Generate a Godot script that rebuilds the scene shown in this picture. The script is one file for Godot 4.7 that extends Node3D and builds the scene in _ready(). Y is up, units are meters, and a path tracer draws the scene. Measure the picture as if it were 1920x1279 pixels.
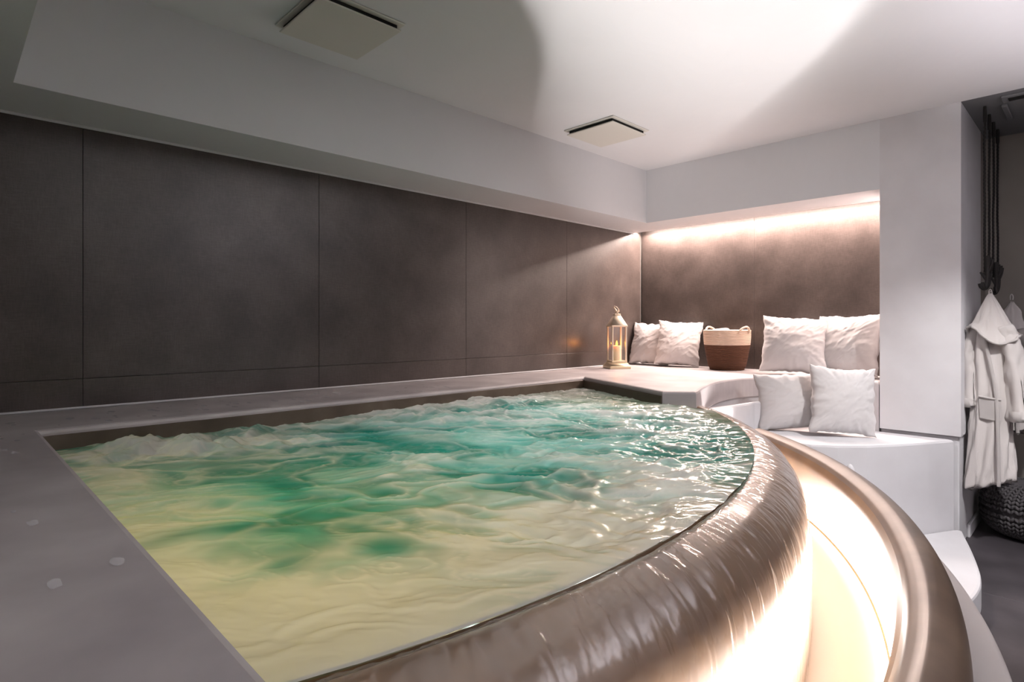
extends Node3D
# World: y up, floor at 0. Plan coordinates (x, d): d runs away from the camera along the left wall, world z = -d.

const EYE := 1.37
const DECK := 0.995
const WATER := 0.92
const SOFFIT := 2.27
const TOP := 2.73
const LEFT := -3.23
const BACK := 4.97
const FRONT := 4.43
const CX := -3.43        # centre of the round side of the tub
const CD := 0.95
const A0 := -14.6        # degrees
const A1 := 52.5
const TILE := 1.12

var M := {}

func _ready() -> void:
	# ---- camera, sky, exposure
	var cam := Camera3D.new()
	cam.name = "camera"
	add_child(cam)
	cam.position = Vector3(0, EYE, 0)
	cam.rotation_degrees = Vector3(0, 45.6, 0)
	cam.near = 0.05
	cam.far = 60.0
	cam.projection = Camera3D.PROJECTION_FRUSTUM
	cam.size = 2.0 * cam.near * 639.5 / 1092.0
	cam.frustum_offset = Vector2(0, -29.5 / 1092.0 * cam.near)
	cam.current = true
	var we := WorldEnvironment.new()
	we.name = "environment"
	var e := Environment.new()
	e.background_mode = Environment.BG_COLOR
	e.background_color = Color(0.02, 0.02, 0.022)
	e.tonemap_mode = Environment.TONE_MAPPER_LINEAR
	e.tonemap_exposure = 1.0
	e.sdfgi_enabled = true
	e.ssao_enabled = true
	e.ssil_enabled = true
	we.environment = e
	add_child(we)
	# ---- large lights (their fittings are built further down)
	gutter_lights(0.56, Color(1.0, 0.975, 0.965))
	niche_light(10.0, Color(1.0, 0.90, 0.855))
	make_materials()
	room()
	tub()
	water()
	steps()
	vents()
	lamps()
	lantern()
	cushions()
	basket()
	robe_corner()
	pouf()

# ------------------------------------------------------------------ helpers
func V(x: float, y: float, d: float) -> Vector3:
	return Vector3(x, y, -d)

func polar(r: float, a: float) -> Vector2:      # a in degrees -> (x, d)
	return Vector2(CX + r * cos(deg_to_rad(a)), CD + r * sin(deg_to_rad(a)))

func arc_x(r: float, d: float) -> float:
	return CX + sqrt(maxf(r * r - (d - CD) * (d - CD), 0.0))

var used := {}
func numbered(called: String, parent: Node) -> String:
	var key := str(parent.get_instance_id()) + called
	var n: int = used.get(key, 0)
	used[key] = n + 1
	return called if n == 0 else "%s_%03d" % [called, n]

func tag(o: Node, label: String, category := "", group := "", kind := "") -> Node:
	if label: o.set_meta("label", label)
	if category: o.set_meta("category", category)
	if group: o.set_meta("group", group)
	if kind: o.set_meta("kind", kind)
	return o

func thing(called: String, label: String, category: String, at := Vector3.ZERO, turn := 0.0, group := "") -> Node3D:
	var o := Node3D.new()
	o.name = numbered(called, self)
	add_child(o, true)
	o.position = at
	o.rotation.y = turn
	tag(o, label, category, group)
	return o

func obj(called: String, mesh: Mesh, mat: Material, parent: Node = self) -> MeshInstance3D:
	var o := MeshInstance3D.new()
	o.name = numbered(called, parent)
	o.mesh = mesh
	o.material_override = mat
	o.cast_shadow = GeometryInstance3D.SHADOW_CASTING_SETTING_ON
	parent.add_child(o, true)
	return o

func struct(called: String, mesh: Mesh, mat: Material, label: String, category: String) -> MeshInstance3D:
	var o := obj(called, mesh, mat)
	tag(o, label, category, "", "structure")
	return o

func new_st() -> SurfaceTool:
	var st := SurfaceTool.new()
	st.begin(Mesh.PRIMITIVE_TRIANGLES)
	return st

func flat(st: SurfaceTool) -> ArrayMesh:
	st.generate_normals()
	return st.commit()

# a convex polygon turned so that its face looks away from «inside»
func face(st: SurfaceTool, pts: Array, inside: Vector3) -> void:
	var n: Vector3 = (pts[1] - pts[0]).cross(pts[2] - pts[0])
	var mid := Vector3.ZERO
	for p in pts: mid += p
	mid /= pts.size()
	var out := n.dot(mid - inside) > 0.0   # counter-clockwise seen from outside
	st.set_smooth_group(-1)
	for i in range(1, pts.size() - 1):
		st.add_vertex(pts[0])
		if out:
			st.add_vertex(pts[i + 1]); st.add_vertex(pts[i])
		else:
			st.add_vertex(pts[i]); st.add_vertex(pts[i + 1])

func add_box(st: SurfaceTool, c: Vector3, s: Vector3, b := 0.004, basis := Basis()) -> void:
	var h := s / 2.0
	b = minf(b, minf(h.x, minf(h.y, h.z)) * 0.9)
	var P := func(x: int, y: int, z: int, k: int) -> Vector3:
		var v := Vector3(x * h.x, y * h.y, z * h.z)
		if k != 0: v.x -= x * b
		if k != 1: v.y -= y * b
		if k != 2: v.z -= z * b
		return c + basis * v
	for s1 in [-1, 1]:
		face(st, [P.call(s1, -1, -1, 0), P.call(s1, 1, -1, 0), P.call(s1, 1, 1, 0), P.call(s1, -1, 1, 0)], c)
		face(st, [P.call(-1, s1, -1, 1), P.call(1, s1, -1, 1), P.call(1, s1, 1, 1), P.call(-1, s1, 1, 1)], c)
		face(st, [P.call(-1, -1, s1, 2), P.call(1, -1, s1, 2), P.call(1, 1, s1, 2), P.call(-1, 1, s1, 2)], c)
		for s2 in [-1, 1]:
			face(st, [P.call(s1, s2, -1, 0), P.call(s1, s2, 1, 0), P.call(s1, s2, 1, 1), P.call(s1, s2, -1, 1)], c)
			face(st, [P.call(s1, -1, s2, 0), P.call(s1, 1, s2, 0), P.call(s1, 1, s2, 2), P.call(s1, -1, s2, 2)], c)
			face(st, [P.call(-1, s1, s2, 1), P.call(1, s1, s2, 1), P.call(1, s1, s2, 2), P.call(-1, s1, s2, 2)], c)
			for s3 in [-1, 1]:
				face(st, [P.call(s1, s2, s3, 0), P.call(s1, s2, s3, 1), P.call(s1, s2, s3, 2)], c)

func box(c: Vector3, s: Vector3, b := 0.004, basis := Basis()) -> ArrayMesh:
	var st := new_st()
	add_box(st, c, s, b, basis)
	return flat(st)

# box between plan limits
func block(x0: float, x1: float, y0: float, y1: float, d0: float, d1: float, b := 0.004) -> ArrayMesh:
	return box(V((x0 + x1) / 2, (y0 + y1) / 2, (d0 + d1) / 2), Vector3(x1 - x0, y1 - y0, d1 - d0), b)

# grid surface; f(u, v) -> Vector3 with u, v in 0..1; col(u, v) -> Color; smooth normals
func grid(nu: int, nv: int, f: Callable, flip := false, wrap_u := false, col = null, uvs := Vector2(1, 1)) -> ArrayMesh:
	var w := nu + 1
	var pos := PackedVector3Array()
	var uv := PackedVector2Array()
	var cols := PackedColorArray()
	pos.resize(w * (nv + 1)); uv.resize(w * (nv + 1))
	if col != null: cols.resize(w * (nv + 1))
	for j in nv + 1:
		for i in w:
			var u := float(i) / nu
			var v := float(j) / nv
			pos[j * w + i] = f.call(u, v)
			uv[j * w + i] = Vector2(u, v) * uvs
			if col != null: cols[j * w + i] = col.call(u, v)
	var idx := PackedInt32Array()
	var nor := PackedVector3Array()
	nor.resize(pos.size())
	for j in nv:
		for i in nu:
			var a := j * w + i
			var q := [a, a + 1, a + w + 1, a + w]
			for t in [[0, 1, 2], [0, 2, 3]]:
				var i0: int = q[t[0]]
				var i1: int = q[t[1]]
				var i2: int = q[t[2]]
				if flip:
					var k := i1
					i1 = i2
					i2 = k
				var n := (pos[i2] - pos[i0]).cross(pos[i1] - pos[i0])
				if n.length_squared() < 1e-18: continue
				idx.append(i0); idx.append(i1); idx.append(i2)
				nor[i0] += n; nor[i1] += n; nor[i2] += n
	if wrap_u:
		for j in nv + 1:
			var s := nor[j * w] + nor[j * w + nu]
			nor[j * w] = s
			nor[j * w + nu] = s
	for i in nor.size():
		nor[i] = nor[i].normalized() if nor[i].length_squared() > 0.0 else Vector3.UP
	var arr := []
	arr.resize(Mesh.ARRAY_MAX)
	arr[Mesh.ARRAY_VERTEX] = pos
	arr[Mesh.ARRAY_NORMAL] = nor
	arr[Mesh.ARRAY_TEX_UV] = uv
	if col != null: arr[Mesh.ARRAY_COLOR] = cols
	arr[Mesh.ARRAY_INDEX] = idx
	var m := ArrayMesh.new()
	m.add_surface_from_arrays(Mesh.PRIMITIVE_TRIANGLES, arr)
	return m

# profile points (r, y): dense enough to be smooth; repeat a point for a hard edge
func ring(profile: Array, a0: float, a1: float, n: int, flip := false) -> ArrayMesh:
	return grid(n, profile.size() - 1, func(u: float, v: float) -> Vector3:
		var p: Vector2 = profile[int(round(v * (profile.size() - 1)))]
		var q := polar(p.x, lerpf(a0, a1, u))
		return V(q.x, p.y, q.y), flip)

func lathe(profile: Array, n: int, flip := false, twist = null) -> ArrayMesh:
	return grid(n, profile.size() - 1, func(u: float, v: float) -> Vector3:
		var p: Vector2 = profile[int(round(v * (profile.size() - 1)))]
		return Vector3(p.x * cos(u * TAU), p.y, p.x * sin(u * TAU)), flip, true)

func smooth_profile(pts: Array, per := 6) -> Array:      # Catmull-Rom through points
	var out := []
	for i in pts.size() - 1:
		var p0: Vector2 = pts[maxi(i - 1, 0)]
		var p1: Vector2 = pts[i]
		var p2: Vector2 = pts[i + 1]
		var p3: Vector2 = pts[mini(i + 2, pts.size() - 1)]
		for k in per:
			out.append(p1.cubic_interpolate(p2, p0, p3, float(k) / per))
	out.append(pts[-1])
	return out

func path3(pts: Array, per := 8) -> Array:
	var out := []
	for i in pts.size() - 1:
		var p0: Vector3 = pts[maxi(i - 1, 0)]
		var p1: Vector3 = pts[i]
		var p2: Vector3 = pts[i + 1]
		var p3: Vector3 = pts[mini(i + 2, pts.size() - 1)]
		for k in per:
			out.append(p1.cubic_interpolate(p2, p0, p3, float(k) / per))
	out.append(pts[-1])
	return out

# tube along points, radius from r(t)
func tube(pts: Array, r: Callable, n := 12) -> ArrayMesh:
	var frames := []
	var up := Vector3(0.31, 0.17, 0.93).normalized()
	for i in pts.size():
		var t: Vector3 = (pts[mini(i + 1, pts.size() - 1)] - pts[maxi(i - 1, 0)]).normalized()
		var x := (up - t * up.dot(t)).normalized()
		up = x
		frames.append([x, t.cross(x)])
	var last := pts.size() - 1
	return grid(n, last + 2, func(u: float, v: float) -> Vector3:
		var k := int(round(v * (last + 2))) - 1
		var kk := clampi(k, 0, last)
		if k < 0 or k > last: return pts[kk]
		var rad: float = r.call(float(kk) / last, u)
		return pts[kk] + (frames[kk][0] * cos(u * TAU) + frames[kk][1] * sin(u * TAU)) * rad, true, true)

# a plan polygon (x, d) raised from y0 to y1, with a rounded top edge
func raised(poly: PackedVector2Array, y0: float, y1: float, b := 0.012, smooth_from := -1) -> ArrayMesh:
	if Geometry2D.is_polygon_clockwise(poly):
		poly = poly.duplicate()
		poly.reverse()
	var n := poly.size()
	var inset := func(k: float) -> PackedVector2Array:
		var o := PackedVector2Array()
		for i in n:
			var e1 := (poly[i] - poly[(i + n - 1) % n]).normalized()
			var e2 := (poly[(i + 1) % n] - poly[i]).normalized()
			var n1 := Vector2(-e1.y, e1.x)
			var n2 := Vector2(-e2.y, e2.x)
			var m := (n1 + n2) / (1.0 + n1.dot(n2))
			o.append(poly[i] + m * k)
		return o
	var st := new_st()
	var levels := [[y0, 0.0], [y1 - b, 0.0], [y1 - b * 0.3, b * 0.3], [y1, b]]
	var rings := []
	for l in levels: rings.append(inset.call(l[1]))
	# geometry2d calls this orientation counter-clockwise with y up or down alike: test it with the signed area
	var area := 0.0
	for i in n: area += poly[i].cross(poly[(i + 1) % n])
	var ccw := area > 0.0
	if not ccw:
		for l in levels.size():
			rings[l] = inset.call(-levels[l][1])
	for l in levels.size() - 1:
		for i in n:
			var j := (i + 1) % n
			var a := V(rings[l][i].x, levels[l][0], rings[l][i].y)
			var c := V(rings[l][j].x, levels[l][0], rings[l][j].y)
			var a2 := V(rings[l + 1][i].x, levels[l + 1][0], rings[l + 1][i].y)
			var c2 := V(rings[l + 1][j].x, levels[l + 1][0], rings[l + 1][j].y)
			var e2 := rings[l][j] - rings[l][i] as Vector2
			var outward := Vector2(e2.y, -e2.x) if ccw else Vector2(-e2.y, e2.x)
			var inside: Vector3 = (a + c) / 2.0 - V(outward.x, 0.0, outward.y).normalized() - Vector3(0, 0.3, 0)
			st.set_smooth_group(-1)
			face(st, [a, c, c2, a2], inside)
	var tri := Geometry2D.triangulate_polygon(rings[3])
	for t in range(0, tri.size(), 3):
		var pts := []
		for k in 3: pts.append(V(rings[3][tri[t + k]].x, y1, rings[3][tri[t + k]].y))
		face(st, pts, pts[0] - Vector3(0, 1, 0))
	return flat(st)

func noise(seed_: int, freq: float, oct := 3, type := FastNoiseLite.TYPE_SIMPLEX_SMOOTH) -> FastNoiseLite:
	var n := FastNoiseLite.new()
	n.seed = seed_
	n.frequency = freq
	n.noise_type = type
	n.fractal_octaves = oct
	return n

func noise_tex(seed_: int, freq: float, oct: int, lo: Color, hi: Color, size := 512, seam := false) -> NoiseTexture2D:
	var t := NoiseTexture2D.new()
	t.width = size
	t.height = size
	t.seamless = seam
	t.noise = noise(seed_, freq, oct)
	var g := Gradient.new()
	g.set_color(0, lo)
	g.set_color(1, hi)
	t.color_ramp = g
	return t

func mat(color: Color, rough := 0.8, opts := {}) -> StandardMaterial3D:
	var m := StandardMaterial3D.new()
	m.albedo_color = color
	m.roughness = rough
	for k in opts: m.set(k, opts[k])
	return m

func world_tri(m: StandardMaterial3D, t: Texture2D, scale: float, bump: Texture2D = null, depth := 0.1) -> StandardMaterial3D:
	m.albedo_texture = t
	m.uv1_triplanar = true
	m.uv1_world_triplanar = true
	m.uv1_scale = Vector3(scale, scale, scale)
	if bump:
		m.heightmap_enabled = true
		m.heightmap_texture = bump
		m.heightmap_scale = depth
	return m

func make_materials() -> void:
	var cloud := noise_tex(3, 0.011, 6, Color(0.94, 0.935, 0.935), Color(1, 1, 1), 1024)
	var fine := noise_tex(9, 0.05, 3, Color(0, 0, 0), Color(1, 1, 1), 256, true)
	M.plaster = world_tri(mat(Color(0.825, 0.82, 0.83), 0.85), cloud, 0.19)
	M.paint = world_tri(mat(Color(0.84, 0.84, 0.85), 0.9), noise_tex(21, 0.006, 3, Color(0.96, 0.96, 0.96), Color(1, 1, 1), 512), 0.19)
	M.deck = world_tri(mat(Color(0.77, 0.75, 0.75), 0.45), noise_tex(5, 0.013, 6, Color(0.80, 0.79, 0.80), Color(1, 1, 1), 1024), 0.19)
	var cement := noise_tex(14, 0.012, 7, Color(0.74, 0.735, 0.73), Color(1, 0.995, 0.99), 1024)
	var weave := Image.create(256, 256, false, Image.FORMAT_RGB8)
	var rng := RandomNumberGenerator.new()
	rng.seed = 5
	var wn := noise(8, 1.0, 2)
	for y in 256:
		for x in 256:
			# soft brushed strokes both ways, closed at the edges
			var ax := x / 256.0 * TAU
			var ay := y / 256.0 * TAU
			var k := 0.5 * wn.get_noise_3d(cos(ax) * 1.5, sin(ax) * 1.5, y * 0.35) + 0.5 * wn.get_noise_3d(cos(ay) * 1.5 + 9.0, sin(ay) * 1.5, x * 0.35)
			k += rng.randf_range(-0.25, 0.25)
			var g := clampf(0.90 + 0.16 * k, 0.0, 1.0)
			weave.set_pixel(x, y, Color(g, g, g))
	M.tile = world_tri(mat(Color(0.385, 0.348, 0.335), 0.31), cement, 0.19)
	M.tile.metallic_specular = 0.55
	M.tile.detail_enabled = true
	M.tile.detail_albedo = ImageTexture.create_from_image(weave)
	M.tile.detail_blend_mode = BaseMaterial3D.BLEND_MODE_MUL
	M.tile.detail_uv_layer = BaseMaterial3D.DETAIL_UV_2
	M.tile.uv2_triplanar = true
	M.tile.uv2_world_triplanar = true
	M.tile.uv2_scale = Vector3(1.9, 1.9, 1.9)
	M.tile_floor = world_tri(mat(Color(0.31, 0.29, 0.305), 0.55), noise_tex(15, 0.012, 6, Color(0.7, 0.7, 0.7), Color(1, 1, 1), 512, true), 0.4)
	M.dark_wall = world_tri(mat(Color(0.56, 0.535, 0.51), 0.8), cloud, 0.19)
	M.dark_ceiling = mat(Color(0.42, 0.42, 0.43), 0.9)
	M.joint = mat(Color(0.36, 0.345, 0.335), 0.9)
	var stone := noise_tex(40, 0.02, 6, Color(0.66, 0.62, 0.59), Color(1, 1, 1), 1024)
	M.rim = world_tri(mat(Color(0.545, 0.425, 0.30), 0.36, {"clearcoat_enabled": true, "clearcoat": 0.25, "clearcoat_roughness": 0.12}), stone, 0.19)
	M.lip = world_tri(mat(Color(0.50, 0.42, 0.35), 0.42, {"clearcoat_enabled": true, "clearcoat": 0.35, "clearcoat_roughness": 0.2}), stone, 0.19)
	M.basin = world_tri(mat(Color(0.42, 0.37, 0.32), 0.5), stone, 0.19)
	M.gutter_wall = world_tri(mat(Color(0.56, 0.43, 0.27), 0.5), stone, 0.19)
	M.gutter = mat(Color(0.93, 0.91, 0.87), 0.6)
	M.grey_plaster = world_tri(mat(Color(0.70, 0.68, 0.67), 0.8), cloud, 0.19)
	M.vent = mat(Color(0.78, 0.765, 0.735), 0.6)
	M.black = mat(Color(0.03, 0.03, 0.03), 0.7)
	M.cotton = mat(Color(0.775, 0.76, 0.76), 0.95, {"rim_enabled": true, "rim": 0.25, "rim_tint": 0.5})
	M.towel = mat(Color(0.80, 0.775, 0.765), 1.0, {"rim_enabled": true, "rim": 0.4, "rim_tint": 0.5})
	M.towel.heightmap_enabled = true
	M.towel.heightmap_texture = noise_tex(78, 0.15, 2, Color(0, 0, 0), Color(1, 1, 1), 256, true)
	M.towel.heightmap_scale = 0.12
	M.towel.uv1_scale = Vector3(6, 9, 6)
	M.champagne = mat(Color(0.84, 0.78, 0.70), 0.38, {"metallic": 0.4})
	M.cream_metal = mat(Color(0.80, 0.735, 0.62), 0.4, {"metallic": 0.35})
	M.glass = mat(Color(1, 1, 1, 0.01), 0.02, {"transparency": BaseMaterial3D.TRANSPARENCY_ALPHA})
	M.wax = mat(Color(0.93, 0.88, 0.74), 0.6, {"subsurf_scatter_enabled": true, "subsurf_scatter_strength": 0.4})
	M.flame = mat(Color(1, 0.8, 0.4), 0.9, {"emission_enabled": true, "emission": Color(1.0, 0.62, 0.18), "emission_energy_multiplier": 6.0})
	M.rope = mat(Color(0.13, 0.12, 0.115), 0.9)
	M.wood_dark = mat(Color(0.12, 0.105, 0.10), 0.7)
	M.basket_brown = mat(Color(0.36, 0.235, 0.17), 0.95)
	M.basket_cream = mat(Color(0.84, 0.745, 0.67), 0.95)
	M.knit = mat(Color(0.30, 0.285, 0.295), 0.95, {"rim_enabled": true, "rim": 0.3, "rim_tint": 0.5})
	M.led = mat(Color(1, 1, 1), 0.5, {"emission_enabled": true, "emission": Color(1.0, 0.9, 0.76), "emission_energy_multiplier": 3.0})
	M.lamp = mat(Color(1, 1, 1), 0.5, {"emission_enabled": true, "emission": Color(0.95, 0.97, 1.0), "emission_energy_multiplier": 2.0})
	M.steel = mat(Color(0.7, 0.7, 0.7), 0.3, {"metallic": 0.9})
	M.film = mat(Color(1, 1, 1, 0.04), 0.06, {"metallic_specular": 0.47, "transparency": BaseMaterial3D.TRANSPARENCY_ALPHA})
	M.splash = mat(Color(0.95, 0.94, 0.96, 0.4), 0.9, {"transparency": BaseMaterial3D.TRANSPARENCY_ALPHA})
	M.water = mat(Color(1, 1, 1), 0.12, {"vertex_color_use_as_albedo": true, "backlight_enabled": true, "backlight": Color(1, 1, 1), "clearcoat_enabled": true, "clearcoat": 1.0, "clearcoat_roughness": 0.03})

# ------------------------------------------------------------------ large lights
func gutter_lights(energy_per_light: float, color: Color) -> void:
	var n := 18
	for i in n:
		var a := lerpf(A0 + 0.6, A1 - 0.8, (i + 0.5) / n)
		var q := polar(3.136, a)
		var l := AreaLight3D.new()
		l.name = "gutter_lamp_%03d" % i
		l.area_size = Vector2(0.19, 0.008)
		l.light_energy = energy_per_light
		l.light_color = color
		l.area_range = 12.0
		l.shadow_enabled = true
		add_child(l, true)
		l.transform = Transform3D(Basis(Vector3.UP, deg_to_rad(a + 90.0)) * Basis(Vector3.RIGHT, PI / 2), V(q.x, 0.447, q.y))

func niche_light(energy: float, color: Color) -> void:
	var l := AreaLight3D.new()
	l.name = "niche_lamp"
	l.area_size = Vector2(2.12, 0.02)
	l.light_energy = energy
	l.light_color = color
	l.area_range = 12.0
	l.shadow_enabled = true
	add_child(l)
	l.position = V((LEFT - 1.06) / 2 + 0.01, 2.293, 4.895)
	l.rotation = Vector3(-PI / 2 - 0.35, 0, 0)

# ------------------------------------------------------------------ room
func panels(parent: Node, seams_a: Array, seams_b: Array, make: Callable) -> void:
	for i in seams_a.size() - 1:
		for j in seams_b.size() - 1:
			var g := 0.0007
			obj("panel", make.call(seams_a[i] + g, seams_a[i + 1] - g, seams_b[j] + g, seams_b[j + 1] - g), M.tile, parent)

func room() -> void:
	var wl := struct("wall_left", block(LEFT - 0.25, LEFT - 0.014, 0.0, TOP + 0.1, -2.2, BACK + 0.2), M.joint, "dark grey stone-look tiled wall running along the left side of the tub", "wall")
	panels(wl, [-2.2, -0.67 - TILE + 0.0, -0.67, 0.455, 1.58, 2.70, 3.82, 4.94], [DECK, 1.13, SOFFIT - 0.002], func(a, b, c, d): return block(LEFT - 0.014, LEFT, c, d, a, b, 0.0012))
	var wb := struct("wall_back", block(LEFT - 0.25, -1.0, 0.0, TOP + 0.1, BACK + 0.014, BACK + 0.25), M.joint, "taupe tiled back wall of the cushioned niche, washed by the light strip above", "wall")
	panels(wb, [LEFT + 0.001, -2.112, -1.0], [DECK, 2.36], func(a, b, c, d): return block(a, b, c, d, BACK, BACK + 0.014, 0.0012))
	# pier right of the niche
	struct("wall_right_pier", block(-1.05, -0.62, 0.69, TOP + 0.03, FRONT, BACK + 0.25, 0.0004), M.plaster, "pale plaster pier between the cushioned niche and the dark robe room", "wall")
	struct("wall_right_pier_base", block(-1.05, -0.632, 0.0, 0.688, FRONT + 0.02, BACK + 0.25, 0.006), M.plaster, "white plaster foot of the pier below the shadow line", "wall")
	struct("baseboard_right", block(-0.632, -0.615, 0.0, 0.085, FRONT + 0.30, 5.44, 0.004), M.plaster, "low white baseboard along the side of the pier", "baseboard")
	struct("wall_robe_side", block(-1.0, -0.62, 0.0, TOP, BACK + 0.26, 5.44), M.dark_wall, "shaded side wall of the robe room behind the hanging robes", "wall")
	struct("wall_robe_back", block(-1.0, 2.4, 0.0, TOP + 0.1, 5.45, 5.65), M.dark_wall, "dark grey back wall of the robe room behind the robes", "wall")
	struct("wall_right", block(2.2, 2.4, 0.0, TOP + 0.1, -2.2, 5.45), M.plaster, "pale plaster wall on the right side of the room, outside the view", "wall")
	struct("wall_front", block(LEFT - 0.25, 2.4, 0.0, TOP + 0.1, -2.4, -2.2), M.plaster, "pale plaster wall behind the viewer", "wall")
	# ceilings
	struct("ceiling", block(LEFT - 0.25, 2.4, TOP, TOP + 0.1, -2.4, FRONT - 0.001, 0.001), M.paint, "white painted ceiling of the recessed tray over the tub", "ceiling")
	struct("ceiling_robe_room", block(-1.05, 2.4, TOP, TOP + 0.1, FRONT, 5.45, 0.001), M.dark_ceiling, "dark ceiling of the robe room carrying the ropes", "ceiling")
	struct("ceiling_soffit_left", block(LEFT - 0.0, -2.835, SOFFIT, TOP + 0.03, -2.2, 4.829, 0.0008), M.paint, "white dropped soffit running above the dark tiled wall", "ceiling")
	struct("ceiling_soffit_near", block(-2.836, 2.2, SOFFIT, TOP + 0.03, -2.2, 0.19, 0.0008), M.paint, "white dropped soffit overhead at the near end of the tub", "ceiling")
	struct("ceiling_soffit_niche", block(-2.836, -1.05, SOFFIT, TOP + 0.03, FRONT, 4.829, 0.0004), M.paint, "white beam over the cushioned niche", "ceiling")
	struct("ceiling_soffit_slot", block(LEFT, -1.051, 2.36, TOP + 0.03, 4.829, BACK + 0.01, 0.0004), M.paint, "white slot above the niche that hides the light strip", "ceiling")
	struct("trim_1", block(LEFT, -1.051, SOFFIT, 2.359, 4.830, 4.838, 0.002), M.paint, "thin white board in front of the niche light strip", "trim")
	struct("trim_2", block(LEFT, LEFT + 0.009, SOFFIT - 0.012, SOFFIT, -2.2, 4.829, 0.002), M.paint, "thin pale bead along the top of the dark tiled wall", "trim")
	struct("trim_3", block(LEFT, LEFT + 0.011, DECK, DECK + 0.010, -2.2, BACK - 0.02, 0.003), M.paint, "thin pale bead where the dark tiled wall meets the deck", "trim")
	# floor
	var fl := struct("floor", block(LEFT - 0.25, 2.4, -0.2, -0.012, -2.4, 5.65), M.joint, "dark grey tiled floor beside the tub", "floor")
	var xs := [-1.02, 0.10, 1.22, 2.2]
	var ds := [-2.2, -1.785, -0.665, 0.455, 1.575, 2.695, 3.815, 4.935, 5.44]
	for i in xs.size() - 1:
		for j in ds.size() - 1:
			obj("tile", block(xs[i] + 0.0015, xs[i + 1] - 0.0015, -0.012, 0.0, ds[j] + 0.0015, ds[j + 1] - 0.0015, 0.0012), M.tile_floor, fl)

# ------------------------------------------------------------------ tub
const RIM := [Vector2(2.765, 0.14), Vector2(2.765, 0.5), Vector2(2.765, 0.87), Vector2(2.771, 0.895), Vector2(2.782, 0.906), Vector2(2.80, 0.908), Vector2(2.825, 0.903), Vector2(2.86, 0.890), Vector2(2.895, 0.866), Vector2(2.922, 0.832), Vector2(2.94, 0.785), Vector2(2.948, 0.72), Vector2(2.95, 0.64), Vector2(2.95, 0.42)]

func recess() -> Array:
	return [Vector2(-1.62, 3.04), Vector2(-1.645, 3.12), Vector2(-1.70, 3.26), Vector2(-1.76, 3.45), Vector2(-1.81, 3.65), Vector2(-1.835, 3.85), Vector2(-1.825, 4.03), Vector2(-1.785, 4.18), Vector2(-1.71, 4.30), Vector2(-1.60, 4.38), Vector2(-1.48, 4.42), Vector2(-1.38, 4.43)]

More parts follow.
